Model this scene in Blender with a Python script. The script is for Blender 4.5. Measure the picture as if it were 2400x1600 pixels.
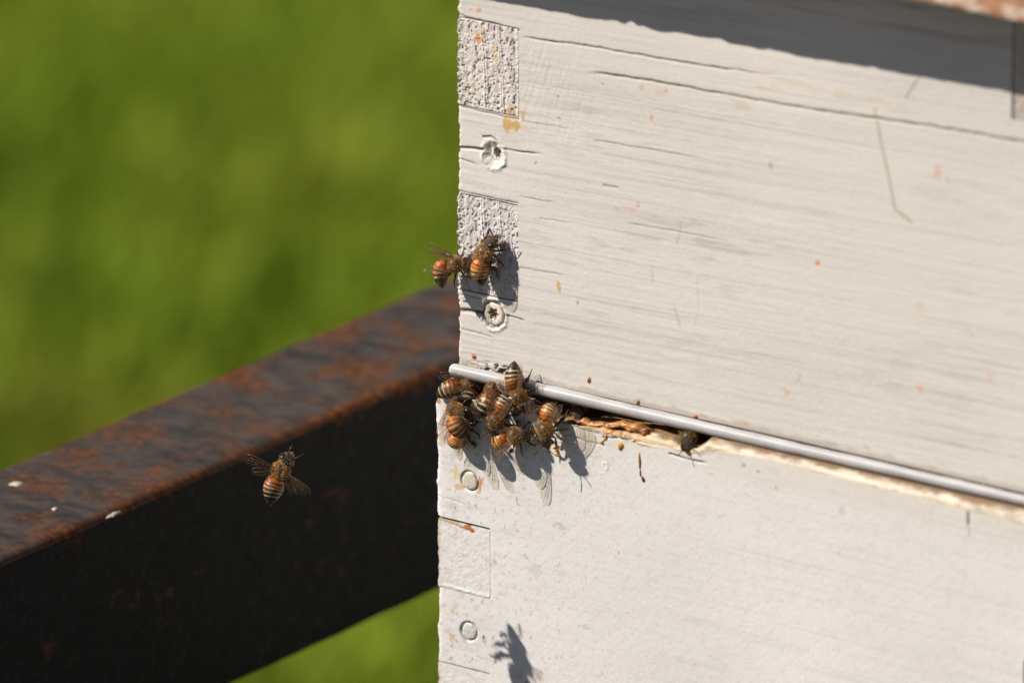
import bpy, math, random
import numpy as np
from mathutils import Vector, Matrix

MM = 0.001                                   # everything below is written in millimetres
scene = bpy.context.scene
for o in list(bpy.data.objects):
    bpy.data.objects.remove(o)
COL = scene.collection

# ------------------------------------------------------------------ camera
YAW, PITCH = math.radians(35.6), math.radians(18.3)
cr = Vector((math.cos(YAW), math.sin(YAW), 0))
cd = Vector((-math.sin(YAW) * math.cos(PITCH), math.cos(YAW) * math.cos(PITCH), -math.sin(PITCH)))
cu = cr.cross(cd)
cam_data = bpy.data.cameras.new('camera')
cam = bpy.data.objects.new('camera', cam_data)
COL.objects.link(cam)
cam.matrix_world = Matrix(((cr.x, cu.x, -cd.x, 1343.41 * MM), (cr.y, cu.y, -cd.y, -1851.1 * MM),
                           (cr.z, cu.z, -cd.z, 762.8 * MM), (0, 0, 0, 1)))
cam_data.sensor_width = 36
cam_data.lens = 310
cam_data.clip_start = 0.05
cam_data.clip_end = 500
cam_data.dof.use_dof = True
cam_data.dof.focus_distance = 2.402
cam_data.dof.aperture_fstop = 10.0
scene.camera = cam

# ------------------------------------------------------------------ sky, sun, exposure
SUN = Vector((-1.29, -1.0, 1.396)).normalized()          # towards the sun
world = bpy.data.worlds.new('World')
scene.world = world
world.use_nodes = True
wn = world.node_tree.nodes
sky = wn.new('ShaderNodeTexSky')
sky.sky_type = 'NISHITA'
sky.sun_disc = False
sky.air_density = 0.6
sky.dust_density = 0.3
sky.sun_elevation = math.asin(SUN.z)
sky.sun_rotation = math.atan2(SUN.x, SUN.y)
wn['Background'].inputs[1].default_value = 0.05
world.node_tree.links.new(sky.outputs[0], wn['Background'].inputs[0])
sun_data = bpy.data.lights.new('sun', 'SUN')
sun_data.energy = 5.0
sun_data.angle = math.radians(0.53)
sun_data.color = (1.0, 0.93, 0.85)
sun = bpy.data.objects.new('sun', sun_data)
COL.objects.link(sun)
sun.rotation_euler = (-SUN).to_track_quat('-Z', 'Y').to_euler()
scene.view_settings.view_transform = 'Standard'
scene.view_settings.look = 'None'
scene.view_settings.exposure = 0.53
scene.view_settings.gamma = 1
scene.render.engine = 'CYCLES'
scene.cycles.use_denoising = True
scene.cycles.max_bounces = 8
scene.cycles.transparent_max_bounces = 16

# ------------------------------------------------------------------ helpers
_tabs = {}
def _tab(seed):
    if seed not in _tabs:
        _tabs[seed] = np.random.RandomState(seed).rand(256, 256)
    return _tabs[seed]

def vnoise(x, y, seed=0):
    t = _tab(seed)
    xi = np.floor(x).astype(int); yi = np.floor(y).astype(int)
    fx = x - xi; fy = y - yi
    fx = fx * fx * (3 - 2 * fx); fy = fy * fy * (3 - 2 * fy)
    a = t[xi & 255, yi & 255]; b = t[(xi + 1) & 255, yi & 255]
    c = t[xi & 255, (yi + 1) & 255]; d = t[(xi + 1) & 255, (yi + 1) & 255]
    return a + (b - a) * fx + (c - a) * fy + (a - b - c + d) * fx * fy

def fbm(x, y, seed=0, octaves=3):
    s = 0.0; amp = 0.5; tot = 0.0
    for i in range(octaves):
        s = s + amp * vnoise(x * 2 ** i + 17.3 * i, y * 2 ** i + 9.1 * i, seed + i)
        tot += amp; amp *= 0.5
    return s / tot

def sst(a, b, x):
    t = np.clip((x - a) / (b - a), 0, 1)
    return t * t * (3 - 2 * t)

def poly_dist(X, Z, pts):
    """distance to a polyline and the fraction along it"""
    best = np.full(X.shape, 1e9); frac = np.zeros(X.shape)
    seg = [math.hypot(pts[i + 1][0] - pts[i][0], pts[i + 1][1] - pts[i][1]) for i in range(len(pts) - 1)]
    tot = sum(seg); acc = 0
    for i in range(len(pts) - 1):
        (x0, z0), (x1, z1) = pts[i], pts[i + 1]
        dx, dz = x1 - x0, z1 - z0
        t = np.clip(((X - x0) * dx + (Z - z0) * dz) / (dx * dx + dz * dz), 0, 1)
        d = np.hypot(X - x0 - t * dx, Z - z0 - t * dz)
        m = d < best
        best = np.where(m, d, best); frac = np.where(m, (acc + t * seg[i]) / tot, frac)
        acc += seg[i]
    return best, frac

def lin(*c):
    return tuple(((v / 255) / 12.92 if v / 255 <= 0.04045 else ((v / 255 + 0.055) / 1.055) ** 2.4) for v in c)

def mesh_object(name, verts, faces, mat, parent=None, col=None, smooth=True):
    me = bpy.data.meshes.new(name)
    v = np.asarray(verts, float) * MM
    me.from_pydata(v.tolist(), [], faces if isinstance(faces, list) else faces.tolist())
    if col is not None:
        at = me.color_attributes.new('Col', 'FLOAT_COLOR', 'POINT')
        c = np.ones((len(v), 4), dtype=np.float32)
        cc = np.asarray(col); c[:, :cc.shape[1]] = cc
        at.data.foreach_set('color', c.ravel())
    if smooth:
        me.polygons.foreach_set('use_smooth', np.ones(len(me.polygons), dtype=bool))
    for m in (mat if isinstance(mat, (list, tuple)) else [mat]):
        me.materials.append(m)
    me.update()
    o = bpy.data.objects.new(name, me)
    COL.objects.link(o)
    if parent is not None:
        o.parent = parent
        o.matrix_parent_inverse = parent_inverse(parent)
    return o

def parent_inverse(p):
    m = p.matrix_basis.copy()
    q = p
    while q.parent is not None:
        m = q.parent.matrix_basis @ q.matrix_parent_inverse @ m
        q = q.parent
    return m.inverted()

def empty(name, loc, label, cat, group=None):
    o = bpy.data.objects.new(name, None)
    COL.objects.link(o)
    o.empty_display_size = 0.01
    o.matrix_basis = Matrix.Translation(Vector(loc) * MM)
    tag(o, label, cat, group)
    return o

def tag(o, label=None, cat=None, group=None, kind=None):
    if label: o['label'] = label
    if cat: o['category'] = cat
    if group: o['group'] = group
    if kind: o['kind'] = kind
    return o

def sheet(name, P, keep, back, mat, parent, C):
    """grid of points with cells left out; the cut edges get walls that run back by the vector back"""
    n, m = P.shape[:2]
    idx = np.arange(n * m).reshape(n, m)
    q = np.stack([idx[:-1, :-1], idx[:-1, 1:], idx[1:, 1:], idx[1:, :-1]], -1)[keep]
    V = P.reshape(-1, 3); CC = C.reshape(-1, 3)
    kp = np.zeros((n + 1, m + 1), bool); kp[1:-1, 1:-1] = keep
    edges = []
    K = kp[1:-1, 1:-1]
    for (sl, a, b) in ((kp[:-2, 1:-1], (0, 0), (0, 1)), (kp[2:, 1:-1], (1, 1), (1, 0)),
                       (kp[1:-1, :-2], (1, 0), (0, 0)), (kp[1:-1, 2:], (0, 1), (1, 1))):
        i, j = np.nonzero(K & ~sl)
        edges.append(np.stack([idx[i + a[0], j + a[1]], idx[i + b[0], j + b[1]]], -1))
    e = np.concatenate(edges)
    u, inv = np.unique(e, return_inverse=True)
    inv = inv.reshape(e.shape)
    nb = len(V)
    W = np.concatenate([V, V[u], V[u] + np.asarray(back, float)])
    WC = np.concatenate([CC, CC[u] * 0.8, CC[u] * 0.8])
    w = np.stack([nb + inv[:, 1], nb + inv[:, 0], nb + len(u) + inv[:, 0], nb + len(u) + inv[:, 1]], -1)
    return mesh_object(name, W, q.tolist() + w.tolist(), mat, parent, WC)

def axis(lo, hi, step, extra=()):
    a = np.arange(lo, hi + step * 0.5, step)
    a[-1] = hi
    for e in extra:
        a = a[np.abs(a - e) > step * 0.3]
        a = np.append(a, e)
    return np.sort(a)

def bevel_box(name, lo, hi, mat, parent, b=1.0, col=None):
    """a sawn board with eased edges"""
    import bmesh
    bm = bmesh.new()
    bmesh.ops.create_cube(bm, size=1)
    for v in bm.verts:
        v.co = Vector([(lo[k] + hi[k]) / 2 + v.co[k] * (hi[k] - lo[k]) for k in range(3)])
    bmesh.ops.bevel(bm, geom=list(bm.edges), offset=b, segments=2, affect='EDGES')
    V = [v.co.copy() for v in bm.verts]
    bm.verts.index_update()
    F = [[v.index for v in f.verts] for f in bm.faces]
    bm.free()
    C = np.tile(np.array(col if col is not None else (.6, .56, .5)), (len(V), 1))
    return mesh_object(name, V, F, mat, parent, C, smooth=False)

def tube_verts(pts, radii, seg=6, flat=None):
    pts = [Vector(p) for p in pts]
    V = []; F = []
    ref = Vector((0.13, 0.21, 0.97))
    for i, p in enumerate(pts):
        t = (pts[min(i + 1, len(pts) - 1)] - pts[max(i - 1, 0)])
        if t.length < 1e-6: t = Vector((1, 0, 0))
        t.normalize()
        s = t.cross(ref)
        if s.length < 1e-3: s = t.cross(Vector((1, 0, 0)))
        s.normalize(); n = s.cross(t)
        for k in range(seg):
            a = 2 * math.pi * k / seg
            V.append(p + s * math.cos(a) * radii[i] + n * math.sin(a) * radii[i] * (flat or 1))
    for i in range(len(pts) - 1):
        for k in range(seg):
            F.append([i * seg + k, i * seg + (k + 1) % seg, (i + 1) * seg + (k + 1) % seg, (i + 1) * seg + k])
    F.append(list(range(seg))[::-1])
    F.append([(len(pts) - 1) * seg + k for k in range(seg)])
    return V, F

# ------------------------------------------------------------------ materials
def new_mat(name):
    m = bpy.data.materials.new(name)
    m.use_nodes = True
    nt = m.node_tree
    return m, nt, nt.nodes['Principled BSDF']

def node(nt, t, **kw):
    n = nt.nodes.new(t)
    for k, v in kw.items(): setattr(n, k, v)
    return n

def noise(nt, scale, detail=3, rough=0.55, mapping=None):
    tc = node(nt, 'ShaderNodeTexCoord')
    n = node(nt, 'ShaderNodeTexNoise')
    n.inputs['Scale'].default_value = scale
    n.inputs['Detail'].default_value = detail
    n.inputs['Roughness'].default_value = rough
    if mapping:
        mp = node(nt, 'ShaderNodeMapping')
        mp.inputs['Scale'].default_value = mapping
        nt.links.new(tc.outputs['Object'], mp.inputs[0]); nt.links.new(mp.outputs[0], n.inputs[0])
    else:
        nt.links.new(tc.outputs['Object'], n.inputs[0])
    return n

def ramp(nt, src, stops):
    r = node(nt, 'ShaderNodeValToRGB')
    while len(r.color_ramp.elements) < len(stops): r.color_ramp.elements.new(0.5)
    for e, (p, c) in zip(r.color_ramp.elements, stops):
        e.position = p
        e.color = (c, c, c, 1) if not isinstance(c, tuple) else (*c, 1)
    nt.links.new(src, r.inputs[0])
    return r

def mix(nt, fac, a, b, mode='MIX'):
    m = node(nt, 'ShaderNodeMix', data_type='RGBA', blend_type=mode)
    for s, v in ((m.inputs['Factor'], fac), (m.inputs['A'], a), (m.inputs['B'], b)):
        if hasattr(v, 'is_linked') or isinstance(v, bpy.types.NodeSocket): nt.links.new(v, s)
        elif isinstance(v, tuple): s.default_value = (*v, 1)
        else: s.default_value = v
    return m.outputs['Result']

def bump(nt, bsdf, src, strength, dist):
    b = node(nt, 'ShaderNodeBump')
    b.inputs['Strength'].default_value = strength
    b.inputs['Distance'].default_value = dist * MM
    nt.links.new(src, b.inputs['Height'])
    nt.links.new(b.outputs[0], bsdf.inputs['Normal'])
    return b

def coloured(name, rough=0.6, speck=(0.86, 1.06), scale=1800, bstr=0.35, bdist=0.06, spec=0.3, mapping=None):
    """material that takes its pigment from the mesh's own colour layer and adds fine grain"""
    m, nt, b = new_mat(name)
    a = node(nt, 'ShaderNodeVertexColor', layer_name='Col')
    n = noise(nt, scale, 3, 0.6, mapping)
    r = ramp(nt, n.outputs[0], [(0.3, speck[0]), (0.65, speck[1])])
    nt.links.new(mix(nt, 1.0, a.outputs[0], r.outputs[0], 'MULTIPLY'), b.inputs['Base Color'])
    b.inputs['Roughness'].default_value = rough
    b.inputs['Specular IOR Level'].default_value = spec
    if bstr: bump(nt, b, n.outputs[0], bstr, bdist)
    return m

M_PAINT = coloured('weathered_paint', 0.65, (0.90, 1.05), 2600, 0.4, 0.08, 0.25, (0.6, 1, 1.2))
M_PAINT_LOW = coloured('chalky_paint', 0.6, (0.92, 1.05), 2600, 0.35, 0.06, 0.25)
M_ENDGRAIN = coloured('painted_end_grain', 0.75, (0.8, 1.06), 2600, 0.6, 0.1, 0.2)
M_LID = coloured('lid_paint', 0.6, (0.88, 1.05), 700, 0.4, 0.1, 0.3)
M_BODY = coloured('bee_chitin', 0.28, (0.8, 1.1), 5000, 0.3, 0.04, 0.32)
M_BODY.node_tree.links.new([q for q in M_BODY.node_tree.nodes if q.type == 'VERTEX_COLOR'][0].outputs['Alpha'], M_BODY.node_tree.nodes['Principled BSDF'].inputs['Roughness'])
M_HAIR = coloured('bee_hair', 0.6, (1, 1), 900, 0, 0, 0.25)
M_LEG = coloured('bee_leg', 0.35, (0.8, 1.1), 6000, 0.2, 0.02, 0.5)
M_GRASS = coloured('grass_blade', 0.6, (0.85, 1.1), 120, 0, 0, 0.08)
M_PROPOLIS = coloured('propolis', 0.3, (0.7, 1.2), 1400, 0.8, 0.2, 0.5)
M_PROPOLIS.node_tree.nodes['Principled BSDF'].inputs['Subsurface Weight'].default_value = 0.15
M_PROPOLIS.node_tree.nodes['Principled BSDF'].inputs['Subsurface Radius'].default_value = (0.001, 0.0005, 0.0002)
M_PROPOLIS.node_tree.nodes['Principled BSDF'].inputs['Subsurface Scale'].default_value = 1.0

M_EYE, nt, b = new_mat('bee_eye')
n = noise(nt, 9000, 2)
nt.links.new(ramp(nt, n.outputs[0], [(0.3, (0.008, 0.006, 0.005)), (0.8, (0.03, 0.02, 0.014))]).outputs[0], b.inputs['Base Color'])
b.inputs['Roughness'].default_value = 0.16

M_WING = bpy.data.materials.new('bee_wing_membrane')
M_WING.use_nodes = True
nt = M_WING.node_tree
b = nt.nodes['Principled BSDF']
tr = node(nt, 'ShaderNodeBsdfTransparent'); tr.inputs[0].default_value = (0.90, 0.84, 0.74, 1)
b.inputs['Base Color'].default_value = (0.20, 0.14, 0.09, 1)
b.inputs['Roughness'].default_value = 0.22
b.inputs['Specular IOR Level'].default_value = 0.8
n = noise(nt, 700, 3)
bump(nt, b, n.outputs[0], 0.5, 0.25)
ms = node(nt, 'ShaderNodeMixShader')
nt.links.new(ramp(nt, n.outputs[0], [(0.3, 0.06), (0.75, 0.17)]).outputs[0], ms.inputs[0])
nt.links.new(tr.outputs[0], ms.inputs[1]); nt.links.new(b.outputs[0], ms.inputs[2])
nt.links.new(ms.outputs[0], nt.nodes['Material Output'].inputs[0])

M_VEIN, nt, b = new_mat('bee_wing_vein')
n = noise(nt, 2000, 2)
nt.links.new(ramp(nt, n.outputs[0], [(0.3, (0.13, 0.06, 0.025)), (0.7, (0.22, 0.11, 0.05))]).outputs[0], b.inputs['Base Color'])
b.inputs['Roughness'].default_value = 0.35

M_ROD, nt, b = new_mat('milky_plastic')
n = noise(nt, 260, 3, 0.6, (0.3, 1, 1))
nt.links.new(ramp(nt, n.outputs[0], [(0.35, (0.32, 0.312, 0.305)), (0.62, (0.385, 0.382, 0.378))]).outputs[0], b.inputs['Base Color'])
b.inputs['Roughness'].default_value = 0.4
b.inputs['Specular IOR Level'].default_value = 0.22
b.inputs['Subsurface Weight'].default_value = 0.85
b.inputs['Subsurface Radius'].default_value = (0.0035, 0.0034, 0.0033)
b.inputs['Subsurface Scale'].default_value = 1.0
n2 = noise(nt, 900, 3)
bump(nt, b, n2.outputs[0], 0.25, 0.08)

M_RUST, nt, b = new_mat('rusty_steel')
tc = node(nt, 'ShaderNodeTexCoord')
sp = node(nt, 'ShaderNodeSeparateXYZ'); nt.links.new(tc.outputs['Object'], sp.inputs[0])
def mth(op, a, c=None, d=None):
    q = node(nt, 'ShaderNodeMath', operation=op)
    for i, v in enumerate((a, c, d)):
        if v is None: continue
        if isinstance(v, bpy.types.NodeSocket): nt.links.new(v, q.inputs[i])
        else: q.inputs[i].default_value = v
    return q.outputs[0]
n1 = noise(nt, 85, 6, 0.68, (0.55, 0.5, 0.75))
n2 = noise(nt, 420, 5, 0.65)
n3 = noise(nt, 28, 3, 0.5)
# a rub-worn band of rust along the two upper corners: object x, z in metres, origin on the beam axis
dz = mth('ABSOLUTE', mth('SUBTRACT', sp.outputs[2], 0.0343))
dx = mth('SUBTRACT', 0.025, mth('ABSOLUTE', sp.outputs[0]))
edge = mth('SUBTRACT', 1.0, mth('DIVIDE', mth('MAXIMUM', dz, dx), 0.006))
edge = mth('MAXIMUM', edge, 0.0)
top = mth('GREATER_THAN', sp.outputs[2], 0.0325)
patch = mth('ADD', mth('MULTIPLY', n1.outputs[0], 0.9), mth('MULTIPLY', n2.outputs[0], 0.18))
patch = mth('ADD', patch, mth('MULTIPLY', top, 0.13))
patch = mth('SUBTRACT', patch, 0.032)
patch = mth('ADD', patch, mth('MULTIPLY', edge, 0.15))
pm = ramp(nt, patch, [(0.61, 0.0), (0.70, 0.45), (0.82, 1.0)])
steel = ramp(nt, n2.outputs[0], [(0.3, (0.0042, 0.0052, 0.0062)), (0.6, (0.0095, 0.0108, 0.0122)), (0.85, (0.04, 0.036, 0.032))])
rust = ramp(nt, n2.outputs[0], [(0.3, (0.025, 0.010, 0.006)), (0.55, (0.11, 0.040, 0.015)), (0.8, (0.21, 0.09, 0.035))])
n4 = noise(nt, 160, 5, 0.7, (0.5, 1, 1))
dust = mth('MULTIPLY', top, ramp(nt, n4.outputs[0], [(0.3, 0.15), (0.62, 0.9)]).outputs[0])
steel_d = mix(nt, dust, steel.outputs[0], (0.07, 0.060, 0.052))
nt.links.new(mix(nt, pm.outputs[0], steel_d, rust.outputs[0]), b.inputs['Base Color'])
nt.links.new(ramp(nt, pm.outputs[0], [(0, 0.6), (1, 0.85)]).outputs[0], b.inputs['Roughness'])
b.inputs['Specular IOR Level'].default_value = 0.06
bump(nt, b, patch, 0.6, 0.5)

M_DROP, nt, b = new_mat('bird_lime')
n = noise(nt, 900, 3)
nt.links.new(ramp(nt, n.outputs[0], [(0.3, (0.33, 0.29, 0.24)), (0.7, (0.6, 0.56, 0.48))]).outputs[0], b.inputs['Base Color'])
b.inputs['Roughness'].default_value = 0.7

M_GROUND, nt, b = new_mat('meadow_soil')
n1 = noise(nt, 9, 5, 0.6)
nt.links.new(ramp(nt, n1.outputs[0], [(0.3, (0.05, 0.042, 0.018)), (0.55, (0.075, 0.06, 0.026)), (0.75, (0.11, 0.085, 0.04))]).outputs[0], b.inputs['Base Color'])
b.inputs['Roughness'].default_value = 0.95

# ------------------------------------------------------------------ ground and grass
gx = np.array([-200000, -20000, -6000, -4500, -3000, -1500, 0, 1500, 3000, 6000, 20000, 200000.0])
GX, GY = np.meshgrid(gx, gx + 1500)
GP = np.stack([GX, GY, np.full(GX.shape, -800.0)], -1)
gi = np.arange(GX.size).reshape(GX.shape)
gq = np.stack([gi[:-1, :-1], gi[:-1, 1:], gi[1:, 1:], gi[1:, :-1]], -1).reshape(-1, 4)
ground = mesh_object('ground', GP.reshape(-1, 3), gq, M_GROUND, None)
tag(ground, 'flat meadow ground far behind and below the hive', 'ground', kind='structure')

def build_grass():
    rs = np.random.RandomState(5)
    n1_, n2_ = 90000, 30000
    x = np.concatenate([rs.normal(-1530, 430, n1_), rs.uniform(-4500, 2500, n2_)])
    y = np.concatenate([rs.normal(2080, 480, n1_), rs.uniform(200, 5500, n2_)])
    ga = .81 * x + .58 * y; gb = -.58 * x + .81 * y
    cl = fbm(ga / 42 + 80, gb / 120 + 49, 21, 3)
    cl2 = fbm(ga / 75 + 63.7, gb / 230 + 45, 31, 3)
    keep = rs.rand(len(x)) < sst(0.1, 0.4, cl) * 0.5 + 0.55
    x, y, cl, cl2 = x[keep], y[keep], cl[keep], cl2[keep]
    n = len(x)
    h = rs.uniform(40, 95, n) * (0.55 + 1.0 * cl)
    w = rs.uniform(1.8, 4.2, n)
    a = rs.uniform(0, 2 * math.pi, n)
    ln = rs.uniform(0.15, 0.8, n) * h
    la = rs.uniform(0, 2 * math.pi, n)
    sx, sy = np.cos(a) * w / 2, np.sin(a) * w / 2
    lx, ly = np.cos(la) * ln, np.sin(la) * ln
    z0 = np.full(n, -801.0)
    V = np.stack([np.stack([x - sx, y - sy, z0], -1), np.stack([x + sx, y + sy, z0], -1),
                  np.stack([x + sx * .8 + lx * .35, y + sy * .8 + ly * .35, z0 + h * .6], -1),
                  np.stack([x - sx * .8 + lx * .35, y - sy * .8 + ly * .35, z0 + h * .6], -1),
                  np.stack([x + lx, y + ly, z0 + h * .95], -1)], 1)
    base = np.arange(n)[:, None] * 5
    F = (base + np.array([[0, 1, 2, 3]])).tolist() + (base + np.array([[3, 2, 4]])).tolist()
    g0 = np.array([0.18, 0.265, 0.012]); g1 = np.array([0.265, 0.34, 0.028]); g2 = np.array([0.30, 0.245, 0.05]); g3 = np.array([0.11, 0.19, 0.007])
    t = sst(0.3, 0.68, cl)[:, None]; d = sst(0.52, 0.7, cl2)[:, None]
    c = g0 * (1 - t) + g1 * t
    c = c * (1 - 0.65 * d) + g2 * 0.65 * d
    dk = .6 * sst(0.45, 0.3, cl2)[:, None]
    c = c * (1 - 0.6 * dk) + g3 * 0.6 * dk
    c = c * rs.uniform(0.75, 1.25, (n, 1))
    g = mesh_object('grass', V.reshape(-1, 3), F, M_GRASS, None, np.repeat(c, 5, 0))
    tag(g, 'blurred green and olive grass filling the background', 'grass', kind='stuff')
build_grass()

# ------------------------------------------------------------------ steel beam
def build_beam():
    cx, cz, hw, hh, R = -119.0, -86.8, 25.0, 34.3, 3.5
    root = empty('steel_beam', (cx, 0, cz), 'rusty dark rectangular steel beam running back behind the hive', 'beam')
    prof = []
    for qx, qz, a0 in ((1, 1, 0), (-1, 1, 90), (-1, -1, 180), (1, -1, 270)):
        for k in range(7):
            a = math.radians(a0 + k * 15)
            prof.append((qx * (hw - R) + R * math.cos(a), qz * (hh - R) + R * math.sin(a)))
    # extra points along the flats
    full = []
    for i in range(len(prof)):
        p, q = prof[i], prof[(i + 1) % len(prof)]
        full.append(p)
        if math.hypot(q[0] - p[0], q[1] - p[1]) > 8:
            k = 8
            for j in range(1, k): full.append((p[0] + (q[0] - p[0]) * j / k, p[1] + (q[1] - p[1]) * j / k))
    prof = np.array(full)
    ys = np.arange(-420, 960, 2.5)
    m = len(prof)
    ang = np.arctan2(prof[:, 1], prof[:, 0])
    YY, AA = np.meshgrid(ys, ang, indexing='ij')
    d = (fbm(YY / 9, AA * 9 + 40, 51, 3) - 0.5) * 0.7 + (fbm(YY / 70, AA * 2 + 40, 55, 2) - 0.5) * 1.2
    nx = np.cos(AA); nz = np.sin(AA)
    V = np.stack([prof[None, :, 0] + nx * d, YY, prof[None, :, 1] + nz * d], -1)
    inner = np.stack([np.broadcast_to(prof[None, :, 0] * 0.86, YY.shape), YY, np.broadcast_to(prof[None, :, 1] * 0.9, YY.shape)], -1)[[0, -1]]
    n = len(ys)
    idx = np.arange(n * m).reshape(n, m)
    nxt = np.roll(idx, -1, 1)
    F = np.stack([idx[:-1], nxt[:-1], nxt[1:], idx[1:]], -1).reshape(-1, 4).tolist()
    i0 = n * m + np.arange(m); i1 = i0 + m
    F += np.stack([idx[0], i0, np.roll(i0, -1), nxt[0]], -1).tolist()
    F += np.stack([idx[-1], nxt[-1], np.roll(i1, -1), i1], -1).tolist()
    F += np.stack([i0, i1, np.roll(i1, -1), np.roll(i0, -1)], -1).tolist()
    allv = np.concatenate([V.reshape(-1, 3), inner.reshape(-1, 3)])
    o = mesh_object('tube_wall', allv, F, M_RUST, None)
    o.parent = root
    rs = random.Random(3)
    for (x, y, z, rx, ry, face) in ((-131, -31, -52.3, 1.7, 1.9, 0), (-109, -41, -52.45, .8, 1.0, 0), (-94.6, -33, -53.3, 0.7, 2.6, 0),
                                    (-103, 117, -52.5, 1.8, 3.0, 0)):
        V = [(0, 0, 0.12)]; F = []
        N = 14
        for ring, hh_ in ((0.55, 0.1), (1.0, -0.35)):
            for k in range(N):
                a = 2 * math.pi * k / N
                j = 1 + rs.uniform(-.4, .4)
                V.append((rx * ring * j * math.cos(a), ry * ring * j * math.sin(a), hh_))
        for k in range(N):
            F.append([0, 1 + k, 1 + (k + 1) % N])
            F.append([1 + k, 1 + N + k, 1 + N + (k + 1) % N, 1 + (k + 1) % N])
        mesh_object('dropping', np.array(V) + np.array([x, y, z]), F, M_DROP, root)
build_beam()

# ------------------------------------------------------------------ hive: shared surface work
def carve(X, Z, H, C, pts, width, depth, colour, strength, wob=0.35, seed=0, fade=True):
    x0, x1 = min(p[0] for p in pts) - 3, max(p[0] for p in pts) + 3
    z0, z1 = min(p[1] for p in pts) - 3, max(p[1] for p in pts) + 3
    w = (X > x0) & (X < x1) & (Z > z0) & (Z < z1)
    if not w.any(): return
    x, z = X[w], Z[w]
    zz = z + (fbm(x / 4.0, z / 9.0, 70 + seed, 3) - .5) * 2 * wob
    d, f = poly_dist(x, zz, pts)
    k = np.exp(-(d / (width * .72)) ** 2)
    if fade:
        k = k * sst(0, .06, f) * sst(1, .7, f)
    k = k * (0.55 + 0.75 * fbm(x / 2.2, z / 5, 80 + seed, 2))
    H[w] -= depth * k * .55
    kk = np.clip(k * strength, 0, 1)[:, None]
    C[w] = C[w] * (1 - kk) + np.array(colour) * kk

def stain(X, Z, C, cx, cz, rx, rz, colour, strength, seed=0, rag=1.1):
    w = (np.abs(X - cx) < rx * 3 + 1) & (np.abs(Z - cz) < rz * 3 + 1)
    if not w.any(): return
    x, z = X[w], Z[w]
    d = np.hypot((x - cx) / rx, (z - cz) / rz)
    d = d + (fbm(x / (0.5 * rx + .3), z / (0.5 * rz + .3), 90 + seed, 3) - .5) * 2 * rag
    k = (sst(1.15, 0.75, d) * strength)[:, None]
    C[w] = C[w] * (1 - k) + np.array(colour) * k

WOOD = (0.10, 0.065, 0.04)
DARK = (0.035, 0.024, 0.017)
ORANGE = (0.62, 0.24, 0.09)
OCHRE = (0.52, 0.33, 0.12)
OLIVE = (0.36, 0.31, 0.2)

# ------------------------------------------------------------------ upper box
UW = 197.0
upper = empty('hive_box', (0, 0, 0), 'upper white hive box with rough end grain fingers showing at its corner', 'hive box', 'stacked hive boxes')
LFING = ((21.4, 49.2), (73.8, 98.9))           # where the side board's ends show on the left
RFING = ((101.0, 128.0),)

def fing_noise(X, Z, seed):
    ring = Z * 0.04 + X
    h = (fbm(X / .95, Z / 1.5, seed, 3) - .5) * 0.62
    h += (fbm(X / 0.42, Z / 0.5, seed + 9, 2) - .5) * 0.38
    h += (fbm(ring / 2.0, Z / 40, seed + 5, 2) - .5) * 0.5
    calm = .45 + .75 * fbm((X + .1 * Z) / 2.6, Z / 30, seed + 21, 2) + .25 * np.exp(-X / 3)
    h *= calm
    for c in (9.2, 10.0, 14.6, 15.3): h += .28 * np.exp(-((X + .07 * (Z - Z.min()) - c - .5 * fbm(Z / 6, Z * 0, seed + 25, 2)) / .22) ** 2)
    pit = sst(0.60, 0.8, fbm(X / 0.55, Z / .85, seed + 13, 2))
    return (h - pit * 0.5) * .62

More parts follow.
